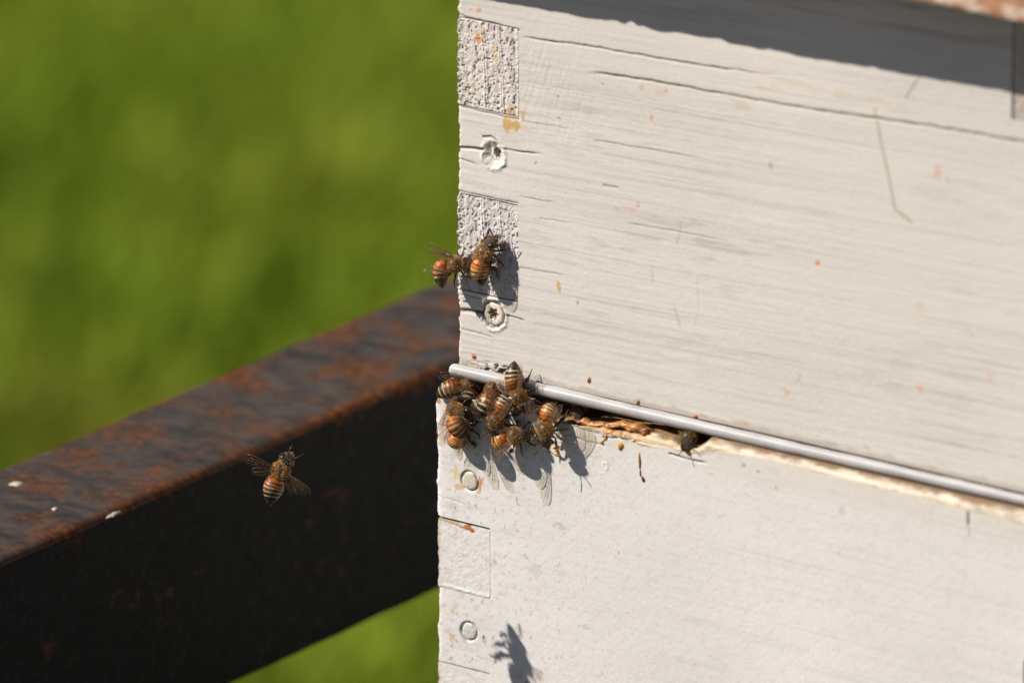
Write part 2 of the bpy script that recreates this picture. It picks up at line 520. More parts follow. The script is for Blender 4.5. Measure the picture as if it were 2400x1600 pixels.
def upper_front():
    xs = axis(0, UW, 0.26, (20.2, 20.5, 176.8, 177.1))
    zs = axis(0, 131, 0.25, [v for f in LFING + RFING for v in f])
    X, Z = np.meshgrid(xs, zs)
    zg = Z - 0.028 * X + 1.2 * (fbm(X / 60, Z / 45, 3, 2) - .5)
    H = (fbm(X / 60, Z / 40, 1, 2) - .5) * 0.5
    H += (fbm(X / 26, zg / 1.1, 5, 3) - .5) * 0.045
    H += (fbm(X / 9, zg / 0.5, 11, 3) - .5) * 0.035
    H += (fbm(X / 1.0, Z / 0.8, 15, 3) - .5) * 0.042
    brush = np.exp(-((X - 30) / 14) ** 2 - ((Z - 85) / 14) ** 2)
    H += (fbm((X - Z * .35) / 0.9, Z / 9, 19, 3) - .5) * 0.12 * brush
    base = np.array([0.612, 0.575, 0.525])
    C = np.ones(X.shape + (3,)) * base
    tone = fbm(X / 55, Z / 38, 23, 3)[..., None]
    C *= 0.93 + 0.14 * tone
    grey = np.array([0.335, 0.315, 0.30])
    patch = sst(0.42, 0.68, fbm(X / 48, Z / 15, 29, 2)) * (0.5 + 0.8 * np.exp(-((X - 70) / 50) ** 2 - ((Z - 50) / 28) ** 2))
    wide = .35 + .65 * sst(.3, .6, fbm(X / 70, Z / 20, 30, 2))
    st = sst(0.52, 0.80, fbm(X / 55, zg / 0.9, 33, 3)) * wide
    st2 = sst(0.60, 0.74, fbm(X / 80, zg / 0.36, 37, 2)) * wide * (.35 + .9 * fbm(X / 5, zg / .8, 47, 2))
    smudge = sst(0.5, 0.8, fbm(X / 9, zg / 1.6, 39, 3)) * patch * 0.32
    k = np.clip(st * 0.22 + st2 * 0.38 + smudge, 0, 0.6)[..., None]
    C = C * (1 - k) + grey * k
    H -= 0.025 * k[..., 0]
    # darker streaks along the grain, stronger towards the top
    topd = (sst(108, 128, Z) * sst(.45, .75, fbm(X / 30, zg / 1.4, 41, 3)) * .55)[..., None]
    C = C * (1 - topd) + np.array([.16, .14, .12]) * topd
    for i, (p, w, dp, c, s) in enumerate((
        ([(20.5, 96.5), (33.1, 97.1), (40.2, 97.7), (55.8, 98.1), (72.7, 98.5), (84.8, 99), (110, 100.5)], .32, .7, DARK, 1.0),
        ([(39.2, 90.3), (53, 91.1), (64.4, 91.6), (78.4, 91.9), (99.3, 92.3), (113.1, 92.6), (133.6, 93.7), (154, 94.8), (181, 95.4), (197, 96), (240, 98)], .48, .6, (.20, .165, .115), 1.0),
        ([(45, 90.7), (64.4, 91.6), (90, 92.2)], .2, .4, WOOD, .7),
        ([(21, 73), (40, 73.6)], .22, .3, (.2, .16, .13), .7),
        ([(44.5, 71.6), (60.2, 72.5), (83.1, 73.2)], .28, .35, (.2, .14, .1), .8),
        ([(15.0, 64), (28.9, 64.7)], .3, .7, DARK, 1.0), ([(0, 61.8), (8.4, 62.9)], .5, 1.3, DARK, 1.0),
        ([(8.2, 66.1), (11, 66.6), (14.2, 65.7)], .4, .9, WOOD, .9), ([(1.0, 58.8), (7.5, 57.8)], .22, .4, DARK, .8),
        ([(48.1, 59.7), (54, 59.8)], .3, .35, (.18, .13, .1), .8),
        ([(55.6, 50.6), (74.2, 51.3), (91.9, 51.7)], .25, .3, (.2, .16, .13), .8),
        ([(20.3, 31.4), (37.1, 32.2)], .2, .35, (.15, .12, .1), .8),
        ([(0, 15.4), (4, 15.8), (8.4, 16.2)], .75, 1.4, DARK, 1.0), ([(15.3, 16.9), (23.3, 16.8)], .3, .6, DARK, .9),
        ([(0, 20.0), (9, 19.9), (18, 20.6)], .25, .4, WOOD, .7), ([(.5, 10.2), (8, 10.2), (13, 9.5)], .25, .5, WOOD, .8),
        ([(27.1, 46.8), (37.9, 47)], .2, .3, (.2, .16, .13), .7), ([(20.5, 51.6), (34, 52)], .2, .3, (.2, .16, .13), .7),
        ([(0, 99.2), (10, 98.7), (20.4, 98.4)], .35, .6, DARK, .9), ([(0, 49.4), (20.2, 49.6)], .3, .5, DARK, .8),
        ([(0, 73.6), (10, 73.2), (20.2, 73.2)], .3, .5, DARK, .8))):
        carve(X, Z, H, C, p, w, dp, c, s, 0.3, i, fade=(i not in (6, 12, 18, 19, 20)))
    for (p, w, c, s) in (([(134.9, 96.1), (137.5, 86), (140.2, 76.1), (141.6, 70.2), (146.6, 67.7)], .65, OLIVE, .8),
                         ([(148.7, 107.7), (144.7, 101.4)], .5, (.25, .23, .2), .7),
                         ([(73.5, 54), (73.2, 50.5), (72.4, 48)], .5, OLIVE, .5), ([(71.5, 30), (72.8, 27), (73.4, 25.2)], .5, OLIVE, .45),
                         ([(64, 39), (64.6, 36)], .6, OCHRE, .35), ([(79, 40), (79.4, 30), (78, 26)], .25, (.4, .36, .32), .5)):
        carve(X, Z, H, C, p, w, 0.0, c, s, 0.3, 44, fade=False)
    for i, (x, z, rx, rz, c, s) in enumerate((
        (60.5, 89.2, .9, .6, ORANGE, .5), (66.5, 88.7, 2.2, .8, ORANGE, .22), (68.5, 90, .8, .4, WOOD, .4), (63.9, 81.6, .55, .55, ORANGE, .9), (59.6, 56.2, .7, .6, ORANGE, .7),
        (57, 54.6, 2.6, .5, ORANGE, .3), (52.6, 53.9, .8, .6, OCHRE, .4), (117.2, 50.8, .75, .75, ORANGE, .9), (33.8, 28.2, .75, 1.9, OCHRE, .85),
        (105.9, 99.3, 7, .9, OCHRE, .16), (114, 98.5, 6, .6, OCHRE, .16), (126, 98.2, 5, 1.0, OCHRE, .16), (134.7, 98.5, 4, .8, OCHRE, .16), (142.8, 97.2, 4, 1.0, OCHRE, .16), (100, 96, 4, .8, OCHRE, .35),
        (154.9, 82.4, 1.2, 1.6, ORANGE, .45), (158, 80.5, .8, .8, ORANGE, .35), (93, 90, 3, 1.2, OCHRE, .3), (7.2, 101.6, .7, .7, ORANGE, .8), (4.4, 101.2, .4, .4, ORANGE, .5),
        (18.2, 71.8, 2.2, 1.9, OCHRE, .95), (21.6, 74.6, 1.2, 2.2, OCHRE, .75), (16.2, 69.8, .6, 1.6, OCHRE, .7), (23.5, 71.3, 2.0, .7, OCHRE, .35), (79, 55, 2, 1, OCHRE, .15),
        (43, 60, .5, .5, OCHRE, .4), (150, 45, 1.4, 1.6, OCHRE, .25), (166, 40, .8, 1.2, OCHRE, .3), (150, 22, .9, .9, ORANGE, .45), (172, 30, 1, 1, ORANGE, .3), (112, 18, .8, 1.4, OCHRE, .4), (108, 13, .9, .9, OCHRE, .5),
        (48, 88, .4, .35, DARK, .5), (33, 82, .35, .35, DARK, .6), (33.5, 76, .35, .35, DARK, .6), (26, 62, .35, .3, DARK, .6), (102, 75, .9, .9, (.3, .28, .26), .6), (40, 25, .4, .5, DARK, .5),
        (5.3, 3, .9, .6, (.5, .12, .03), .9), (92, 1.8, 2.5, .7, OCHRE, .4), (134, 2.5, .9, .7, OCHRE, .6))):
        stain(X, Z, C, x, z, rx, rz, c, s, i)
    # chewed, stained lower edge just above the rod
    lowd = sst(1.9, .9, Z + (fbm(X / 3, Z / 2, 61, 3) - .5) * 1.6)[..., None] * 0.4
    C = C * (1 - lowd) + np.array([.24, .15, .08]) * lowd
    flake = np.exp(-((X - 14) / 7) ** 2) * sst(3.2, 1.2, Z) * sst(.5, .62, fbm(X / 1.6, Z / .6, 63, 3))
    H -= flake * .8
    C = C * (1 - flake[..., None] * .85) + np.array(DARK) * flake[..., None] * .85
    # hollows round the two screws
    for (sx, sz, r0, r1, dp) in ((12.0, 62.0, 1.3, 3.6, .9), (12.9, 62.5, .75, 1.25, 2.2), (11.9, 16.5, 3.2, 4.0, .8)):
        a = np.arctan2(Z - sz, X - sx)
        rr = np.hypot(X - sx, (Z - sz) * 0.96) + (fbm(np.cos(a) * 2 + 5, np.sin(a) * 2 + 5, 65, 3) - .5) * 1.5
        k = sst(r1, r0, rr)
        rim = np.exp(-((rr - r1 - .3) / .5) ** 2) * (fbm(X / .9, Z / .9, 67, 2))
        H += rim * .55 - k * dp
        C = C * (1 - .55 * k[..., None]) + np.array([.66, .62, .53]) * .55 * k[..., None]
        edge = (sst(.35, .6, fbm(X / .7, Z / .7, 69, 2)) * np.exp(-((rr - r0 - .2) / .35) ** 2) * .7)[..., None]
        C = C * (1 - edge) + np.array(WOOD) * edge
    # frayed corner
    jag = (fbm(Z / .75, Z * 0 + 3, 71, 3) - .5) * 1.0 + (fbm(Z / 5, Z * 0 + 7, 75, 2) - .5) * .8
    Xd = X + jag * np.exp(-X / 1.2)
    fray = (np.exp(-X / 0.8) * sst(.45, .6, fbm(X / .5, Z / 1.2, 73, 3)))[..., None] * .6
    C = C * (1 - fray) + np.array([.2, .15, .11]) * fray
    H -= .5 * np.exp(-X / .45)
    keep = np.ones((len(zs) - 1, len(xs) - 1), bool)
    xc = (xs[1:] + xs[:-1]) / 2; zc = (zs[1:] + zs[:-1]) / 2
    for a, b in LFING: keep[np.ix_((zc > a) & (zc < b), xc < 20.35)] = False
    for a, b in RFING: keep[np.ix_((zc > a) & (zc < b), xc > 176.95)] = False
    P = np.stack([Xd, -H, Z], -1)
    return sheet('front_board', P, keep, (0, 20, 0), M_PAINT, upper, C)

ufront = upper_front()
side = bevel_box('side_board', (0.3, 20.3, 0), (20, 400, 150), M_PAINT, upper)
for i, (a, b) in enumerate(LFING):
    xs = axis(0, 20.1, 0.16); zs = axis(a + .3, b - .3, 0.16)
    X, Z = np.meshgrid(xs, zs)
    H = fing_noise(X, Z, 101 + i * 20) - .25
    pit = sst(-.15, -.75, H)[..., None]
    C = np.ones(X.shape + (3,)) * np.array([.61, .575, .55] if i == 0 else [.64, .585, .54])
    band = fbm((X + Z * .04) / 2.4, Z / 50, 120 + i, 2)[..., None]
    C *= .86 + .24 * band
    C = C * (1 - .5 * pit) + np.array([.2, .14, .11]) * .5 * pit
    lf = (np.exp(-X / 4) * sst(.4, .65, fbm(X / .8, Z / 1.2, 126 + i, 3)))[..., None] * .5
    C = C * (1 - lf) + np.array([.22, .17, .14]) * lf
    if i == 1:
        stain(X, Z, C, 6.8, 93.6, 1.3, 1.3, ORANGE, .8, 3); stain(X, Z, C, 5, 80, .7, .6, OCHRE, .8, 4)
        stain(X, Z, C, 12.5, 89, 1.2, 4, (.6, .5, .3), .5, 5); stain(X, Z, C, 7.8, 96, 1.0, 1.6, OCHRE, .5, 6)
        stain(X, Z, C, 17.5, 75, 1.6, 1.0, OCHRE, .7, 8)
    jag = (fbm(Z / .9, Z * 0 + 3, 130 + i, 4) - .5) * 1.4
    Xd = X + jag * np.exp(-X / .9)
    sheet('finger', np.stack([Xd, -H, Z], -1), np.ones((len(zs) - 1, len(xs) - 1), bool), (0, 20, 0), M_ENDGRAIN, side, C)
side_r = bevel_box('side_board', (UW - 20, 20.3, 0), (UW - .3, 400, 150), M_PAINT, upper)
for i, (a, b) in enumerate(RFING):
    xs = axis(177.4, UW, 0.4); zs = axis(a + .3, b - .3, 0.4)
    X, Z = np.meshgrid(xs, zs)
    H = fing_noise(X, Z, 161 + i * 20) * .7 - .2
    C = np.ones(X.shape + (3,)) * np.array([.5, .44, .38]) * (.7 + .5 * fbm(X / 3, Z / 5, 170, 3))[..., None]
    sheet('finger', np.stack([X, -H, Z], -1), np.ones((len(zs) - 1, len(xs) - 1), bool), (0, 20, 0), M_ENDGRAIN, side_r, C)
bevel_box('back_board', (20.2, 380, 0), (UW - 20.2, 399.7, 150), M_PAINT, upper)
bevel_box('front_board_top', (0.2, 0.4, 131.3), (UW - .2, 19.8, 150), M_PAINT, upper)  # unseen upper part of the front board, carried on up inside the lid

M_SCREW = coloured('painted_screw', 0.4, (0.85, 1.05), 1500, 0.4, 0.06, 0.4)
def star_screw(cx, cz, y, R, lobes, r0, r1, deep, parent, tilt=0.3, name='screw'):
    """a countersunk head with a lobed socket"""
    N = 72
    rings = []
    def ring(fr, yy, c):
        rings.append(([(cx + fr(k) * math.cos(2 * math.pi * k / N), yy, cz + fr(k) * math.sin(2 * math.pi * k / N)) for k in range(N)], c))
    W = (.66, .61, .53)
    soc = lambda k: r0 + (r1 - r0) * (0.5 + 0.5 * math.cos(lobes * 2 * math.pi * k / N + tilt)) ** 1.4
    ring(lambda k: R, y + 1.2, W); ring(lambda k: R * (1 + .03 * math.sin(k * .7)), y + .1, W); ring(lambda k: R * .9, y, W)
    ring(lambda k: soc(k) * 1.25, y - .02, W); ring(lambda k: soc(k) * 1.04, y + .03, W); ring(lambda k: soc(k), y + .1, (.34, .24, .16))
    ring(lambda k: soc(k) * .95, y + deep * .8, (.34, .24, .16)); ring(lambda k: soc(k) * .5, y + deep, (.3, .2, .13))
    V = []; F = []; Cc = []
    for r, c in rings: V += r; Cc += [c] * N
    for i in range(len(rings) - 1):
        for k in range(N):
            F.append([i * N + k, (i + 1) * N + k, (i + 1) * N + (k + 1) % N, i * N + (k + 1) % N])
    F.append([(len(rings) - 1) * N + k for k in range(N)])
    return mesh_object(name, V, F, M_SCREW, parent, np.array(Cc))
star_screw(11.9, 16.5, 0.12, 3.1, 6, 1.3, 1.85, .45, upper)
star_screw(12.9, 62.5, 1.7, 1.5, 6, .35, .7, .8, upper, 2.4)

# ------------------------------------------------------------------ lower box
LW0, LW1, LY = -3.0, 205.0, -6.0
lower = empty('hive_box', (LW0, LY, -250), 'lower white hive box whose chewed top edge forms the bee entrance', 'hive box', 'stacked hive boxes')
ZP = ((-4, -6.9), (20, -7.0), (41, -7.2), (58, -7.5), (66, -7.9), (74, -7.6), (81, -7.4), (88, -6.0), (106, -4.9), (187, -6.8), (206, -7.2))
ZT = ((-4, -7.1), (20, -7.6), (41, -8.0), (60, -6.6), (68, -5.4), (74, -5.6), (77, -6.8), (83.0, -6.4), (86.5, -3.3), (206, -3.3))
LLF = ((-63.5, -42.8), (-105.5, -85.0))
def lower_front():
    xs = axis(LW0, LW1, 0.28, (14.9, 15.2, 187.5, 187.8))
    zf = axis(-100, -9.5, 0.28, [v for f in LLF for v in f if v > -99])
    zc0 = np.array([-250, -200, -150, -120, -106, -104])
    zs = np.concatenate([zc0, zf])
    ntop = 12
    nch, nin = 14, 26
    X, Z = np.meshgrid(xs, zs)
    zp = np.interp(xs, *zip(*ZP)) + (fbm(xs / 5, xs * 0 + 2, 201, 3) - .5) * .9 * sst(100, 70, xs) + (fbm(xs / 1.1, xs * 0 + 5, 203, 3) - .5) * .35
    zt = np.interp(xs, *zip(*ZT)) + (fbm(xs / 4, xs * 0 + 2, 205, 3) - .5) * 1.1 * sst(100, 70, xs)
    zt = np.minimum(zt, -3.2)
    rows_z = [Z]; rows_y = [np.full(Z.shape, LY)]
    t = np.linspace(0, 1, ntop + 1)[1:, None]
    rows_z.append(-9.5 + (zp[None] + 9.5) * t); rows_y.append(np.full((ntop, len(xs)), LY))
    t = np.linspace(0, 1, nch + 1)[1:, None]
    e = np.sin(t * math.pi / 2)
    rows_z.append(zp[None] + (zt - zp)[None] * e); rows_y.append(LY + 3.2 * (1 - np.cos(t * math.pi / 2)) + 0 * zp[None])
    t = np.linspace(0, 1, nin + 1)[1:, None] ** 1.5
    rows_z.append(zt[None] + 0 * t); rows_y.append(LY + 3.2 + 16.8 * t + 0 * zt[None])
    Zf = np.concatenate(rows_z); Yf = np.concatenate(rows_y)
    X = np.broadcast_to(xs[None], Zf.shape).copy()
    nface = len(zs) + ntop
    H = (fbm(X / 60, Zf / 40, 211, 2) - .5) * 0.4
    H += (fbm(X / 14, Zf / 5, 213, 3) - .5) * 0.05
    H += (fbm(X / 1.1, Zf / 0.9, 215, 3) - .5) * 0.032
    H += (fbm((X + Zf) / 14, (Zf - X) / .9, 217, 2) - .5) * 0.02
    base = np.array([0.655, 0.632, 0.605])
    C = np.ones(X.shape + (3,)) * base
    C *= .94 + .12 * fbm(X / 40, Zf / 25, 219, 3)[..., None]
    gr = (sst(.56, .8, fbm(X / 2.6, Zf / 1.8, 221, 4)) * (.18 + .5 * np.exp(-((X + 3) / 28) ** 2)) * .6)[..., None]
    C = C * (1 - gr) + np.array([.36, .34, .32]) * gr
    spk = (sst(.74, .82, fbm(X / .8, Zf / .8, 225, 2)) * .45 * (.3 + np.exp(-(X / 40) ** 2)))[..., None]
    C = C * (1 - spk) + np.array([.24, .22, .2]) * spk
    trod = (np.exp(-((X - 22) / 32) ** 2) * sst(-42, -9, Zf) * sst(.52, .75, fbm(X / 1.3, Zf / 1.1, 245, 3)) * .5)[..., None]
    C = C * (1 - trod) + np.array([.33, .27, .21]) * trod
    brushm = (sst(.55, .8, fbm(X / 45, Zf / .7, 247, 3)) * .2)[..., None]
    C = C * (1 - brushm) + np.array([.44, .42, .40]) * brushm
    warm = sst(-16, -7, Zf)[..., None] * .35 * (.5 + fbm(X / 12, Zf / 6, 227, 2))[..., None]
    C = C * (1 - warm) + np.array([.60, .53, .43]) * warm
    yellow = (np.exp(-((X - 34) / 12) ** 2 - ((Zf + 16) / 5) ** 2) * sst(.4, .7, fbm(X / 4, Zf / 3, 229, 3)) * .4)[..., None]
    C = C * (1 - yellow) + np.array([.62, .5, .28]) * yellow
    # worn edge: bare wood, stains
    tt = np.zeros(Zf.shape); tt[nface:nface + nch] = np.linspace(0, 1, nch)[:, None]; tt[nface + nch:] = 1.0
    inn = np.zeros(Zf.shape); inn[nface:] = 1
    wear = np.clip(sst(-1.1, 0.2, Zf - zp[None] + (fbm(X / 2.5, Zf / 1.2, 231, 3) - .5) * 2.6 * sst(110, 60, X)) * sst(105, 70, X) * sst(30, 42, X) + inn, 0, 1)[..., None]
    wood = np.array([.60, .49, .33]) * (.55 + .7 * fbm(X / 7, Zf / .5 + Yf / .6, 233, 3))[..., None]
    cream = np.array([.55, .48, .375]) * (.75 + .45 * fbm(X / 9, Yf / .8, 235, 3))[..., None]
    rt = sst(80, 100, X)[..., None]
    edgec = wood * (1 - rt) + cream * rt
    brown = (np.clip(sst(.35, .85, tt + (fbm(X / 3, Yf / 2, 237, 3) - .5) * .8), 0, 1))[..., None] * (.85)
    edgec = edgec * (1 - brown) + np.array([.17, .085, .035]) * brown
    amb = (np.exp(-((X - 56) / 11) ** 2) * sst(.35, .6, fbm(X / 2.6, Zf / .9 + Yf, 243, 3)))[..., None] * .85
    edgec = edgec * (1 - amb) + np.array([.46, .235, .06]) * amb
    dirt = sst(.5, .72, fbm(X / 3.2, Zf / 1.0 + Yf, 239, 3))[..., None] * (1 - rt * .45) * .65
    edgec = edgec * (1 - dirt) + np.array([.16, .12, .09]) * dirt
    C = C * (1 - wear) + edgec * wear
    H += wear[..., 0] * (fbm(X / 6, Zf / .45 + Yf / .45, 241, 3) - .5) * .8 * sst(110, 80, X)
    # cracks, nail marks, splashes
    for i, (p, w, dp, c, s) in enumerate((
        ([(74, -9.3), (80, -9.6), (88, -9.4)], .35, .8, DARK, 1.0), ([(52.5, -9.2), (55, -8.6), (58.6, -8.0)], .4, .6, DARK, 1.0),
        ([(36, -11.4), (42, -10.7), (48, -11.2), (56, -11.0)], .28, .4, (.3, .2, .1), .8), ([(31, -13.6), (36, -12.6), (41, -12.0)], .35, .7, DARK, .9),
        ([(14, -8.6), (18.5, -11.5), (24, -13.6)], .3, .3, (.3, .25, .2), .5), ([(-3, -16.6), (1, -16.2), (5, -16.8)], .25, .3, (.2, .17, .14), .8),
        ([(-3, -37.2), (4, -37.2), (9, -38.2)], .2, .25, (.3, .27, .24), .6), ([(15.0, -44), (15.1, -55), (15.2, -63)], .28, .3, (.2, .17, .15), .6),
        ([(24, -32), (24.4, -34.2), (25.5, -34.6)], .22, .2, (.2, .18, .16), .7), ([(169.8, -6.8), (169.9, -9.6)], .5, .3, DARK, .9), ([(169.8, -9.6), (170.4, -13)], .35, .1, (.25, .2, .14), .7))):
        carve(X, Zf, H, C, p, w, dp, c, s, 0.3, 100 + i, fade=(i < 7))
    for i, (x, z, rx, rz, c, s) in enumerate((
        (3.4, -28.8, .8, 2.2, (.62, .47, .16), .8), (4.6, -33.2, 1.6, .9, OCHRE, .7), (11.9, -30.8, .7, 2.3, (.45, .2, .05), .9), (10.9, -33, 1.0, .6, OCHRE, .8), (5.0, -30, .6, 2, OCHRE, .5),
        (-2.4, -9, .7, 2.2, (.3, .14, .05), .9), (2.4, -69.5, .6, .8, OCHRE, .6), (2.2, -77.3, .8, .9, OCHRE, .7), (3.9, -78, .4, .4, WOOD, .6), (-2.9, -72, .5, 5, (.45, .25, .12), .7),
        (12.9, -74.9, .45, .55, DARK, .9), (9.2, -82.2, .35, .4, DARK, .6), (98.5, -7.6, .7, .7, (.3, .24, .17), .8), (103, -8.6, .5, .4, WOOD, .5), (109, -12, .5, .5, OCHRE, .6), (88, -12.4, .5, .5, OCHRE, .5),
        (74, -15, .4, .4, OCHRE, .5), (27.6, -85.2, .9, .5, WOOD, .7), (24.5, -83.6, 1.2, .6, OCHRE, .4), (58, -41, .3, .3, DARK, .6), (130, -14, 1.5, 1, (.42, .4, .36), .4), (38, -37, 2.2, 1, (.4, .38, .37), .5),
        (30, -52, 2.2, 1.5, (.45, .43, .41), .4), (47, -65, 1.4, 1, (.42, .41, .41), .4))):
        stain(X, Zf, C, x, z, rx, rz, c, s, 200 + i)
    # small square mark left by a staple inside a faint ring
    d = np.maximum(np.abs((X - 53.3) + .25 * (Zf + 16.6)), np.abs(Zf + 17.1) * .75)
    H += np.exp(-((d - .62) / .2) ** 2) * .12
    H += np.exp(-((np.hypot(X - 51.6, Zf + 17) - 2.6) / .25) ** 2) * .04
    for (sx, sz, R) in ((8.2, -30.6, 2.75), (7.9, -74.4, 2.65)):
        rr = np.hypot(X - sx, Zf - sz)
        H -= sst(R + .5, R, rr) * .5
        kk = (np.exp(-((rr - R - .15) / .3) ** 2) * sst(.3, .6, fbm(X / 1.4, Zf / 1.4, 251, 2)) * .8)[..., None]
        C = C * (1 - kk) + np.array(WOOD) * kk
    jag = (fbm(Zf / 2.2, Zf * 0 + 3, 253, 3) - .5) * 1.0 + (fbm(Zf / 14, Zf * 0 + 8, 257, 2) - .5) * 1.4
    Xd = X + jag * np.exp(-(X - LW0) / 1.5)
    H -= .9 * np.exp(-(X - LW0) / .6)
    ny = np.where(inn > 0, np.cos(tt * math.pi / 2), 1.0); nz = np.where(inn > 0, np.sin(tt * math.pi / 2), 0.0)
    P = np.stack([Xd, Yf - H * ny, Zf + H * nz], -1)
    keep = np.ones((len(Zf) - 1, len(xs) - 1), bool)
    xc = (xs[1:] + xs[:-1]) / 2
    zc = np.zeros(len(Zf) - 1); zc[:len(zs) - 1] = (zs[1:] + zs[:-1]) / 2
    for a, b in LLF: keep[np.ix_((zc > a) & (zc < b), xc < 15.05)] = False
    keep[np.ix_((zc > -75) & (zc < -44), xc > 187.65)] = False
    return sheet('front_board', P, keep, (0, 20, 0), M_PAINT_LOW, lower, C)
lfront = lower_front()
lside = bevel_box('side_board', (LW0 + .3, 14.4, -250), (15, 405, -8.3), M_PAINT_LOW, lower)
for i, (a, b) in enumerate(LLF):
    g0 = .7 if i == 0 else .35
    xs = axis(LW0 + .1, 14.85, 0.2); zs = axis(a + .12, b - g0, 0.2)
    X, Z = np.meshgrid(xs, zs)
    H = (fbm(X / 1.8, Z / 1.3, 301 + i, 4) - .5) * .11 + (fbm(X / .6, Z / .5, 305 + i, 3) - .5) * .09 - .12
    H += np.exp(-((Z - a - .7) / .5) ** 2) * .3 * fbm(X / 2, Z, 307, 2)
    C = np.ones(X.shape + (3,)) * np.array([.645, .62, .59])
    gk = (sst(.5, .75, fbm(X / 1.7, Z / 1.2, 309 + i, 3)) * .3)[..., None]
    C = C * (1 - gk) + np.array([.38, .35, .33]) * gk
    if i == 0:
        carve(X, Z, H, C, [(-3, -43.8), (3, -44), (9, -44.6)], .45, -.1, (.34, .19, .06), .95, .3, 7, fade=False)
        stain(X, Z, C, 8.2, -44.6, 2.0, .9, (.4, .12, .02), .95, 9); stain(X, Z, C, 2, -43.6, 3, .5, (.5, .34, .1), .7, 11)
    edge = (np.exp(-(X - LW0) / .9) * sst(.4, .6, fbm(X / .5, Z / 1.5, 311, 3)) * .7)[..., None]
    C = C * (1 - edge) + np.array([.4, .24, .13]) * edge
    jag = (fbm(Z / 2.0, Z * 0 + 3, 313 + i, 4) - .5) * 1.0
    Xd = X + .4 * np.exp(-(X - LW0) / 1.5) + jag * np.exp(-(X - LW0) / 1.1)
    sheet('finger', np.stack([Xd, LY - H, Z], -1), np.ones((len(zs) - 1, len(xs) - 1), bool), (0, 20, 0), M_PAINT_LOW, lside, C)
rside = bevel_box('side_board', (188, 14.4, -250), (LW1 - .3, 405, -8.3), M_PAINT_LOW, lower)
bevel_box('finger', (188.1, LY + .2, -74.7), (LW1 - .1, 14.2, -44.4), M_PAINT_LOW, rside, 0.6)
bevel_box('back_board', (15.3, 385, -250), (187.7, 404.7, -8.3), M_PAINT_LOW, lower)
bevel_box('floor_board', (LW0, LY + .3, -270), (LW1, 405, -250.5), M_PAINT_LOW, lower)

def disc_head(cx, cz, y, R, parent, seed, col):
    N = 40; V = []; F = []; Cc = []
    rs = np.random.RandomState(seed)
    rr = [0.0, .3, .6, .85, .97, 1.0]; yy = [-.1, -.12, -.1, -.05, .05, .9]
    for r, y_ in zip(rr, yy):
        for k in range(N):
            a = 2 * math.pi * k / N
            w = 1 + .05 * math.sin(3 * a + seed) + .03 * math.sin(7 * a)
            V.append((cx + R * r * w * math.cos(a), y + y_ + rs.uniform(-.04, .04), cz + R * r * w * math.sin(a)))
            Cc.append(np.array(col) * rs.uniform(.82, 1.05))
    for i in range(len(rr) - 1):
        for k in range(N):
            F.append([i * N + k, (i + 1) * N + k, (i + 1) * N + (k + 1) % N, i * N + (k + 1) % N])
    return mesh_object('screw', V, F, M_SCREW, parent, np.array(Cc))
disc_head(8.2, -30.6, LY - .02, 2.55, lower, 3, (.60, .55, .44))
disc_head(7.9, -74.4, LY + .08, 2.4, lower, 8, (.60, .57, .53))

def blob(name, pos, rad, mat, parent, col, seed=0, nrm=(0, -1, 0), seg=14, lump=.25, rot=0.0):
    """a lumpy flattened drop sitting on a face"""
    rs = np.random.RandomState(seed)
    n = Vector(nrm).normalized()
    s = n.cross(Vector((0, 0, 1))).normalized(); u = s.cross(n)
    V = []; F = []; Cc = []
    ph = rs.uniform(0, 6.28, 6)
    rings = 7
    for i in range(rings):
        th = math.pi / 2 * (1 - i / (rings - 1)) * 1.15
        for k in range(seg):
            a = 2 * math.pi * k / seg
            j = 1 + lump * (math.sin(2 * a + ph[0]) * .5 + math.sin(3 * a + ph[1]) * .4 + math.sin(5 * a + ph[2]) * .25)
            aa, bb = math.cos(a) * math.sin(math.pi / 2 - th + 1e-3), math.sin(a) * math.sin(math.pi / 2 - th + 1e-3)
            # th runs from the base up to the crown
            ca, sa = math.cos(rot), math.sin(rot)
            px, pz = rad[0] * j * math.cos(a) * math.cos(th) , rad[1] * j * math.sin(a) * math.cos(th)
            px, pz = px * ca - pz * sa, px * sa + pz * ca
            V.append(Vector(pos) + s * px + u * pz + n * (rad[2] * math.sin(th) * (1 + rs.uniform(-.08, .08))))
            Cc.append(np.array(col) * rs.uniform(.8, 1.15))
    for i in range(rings - 1):
        for k in range(seg):
            F.append([i * seg + k, i * seg + (k + 1) % seg, (i + 1) * seg + (k + 1) % seg, (i + 1) * seg + k])
    F.append([(rings - 1) * seg + k for k in range(seg)])
    F.append([k for k in range(seg)][::-1])
    return mesh_object(name, V, F, mat, parent, np.array(Cc))

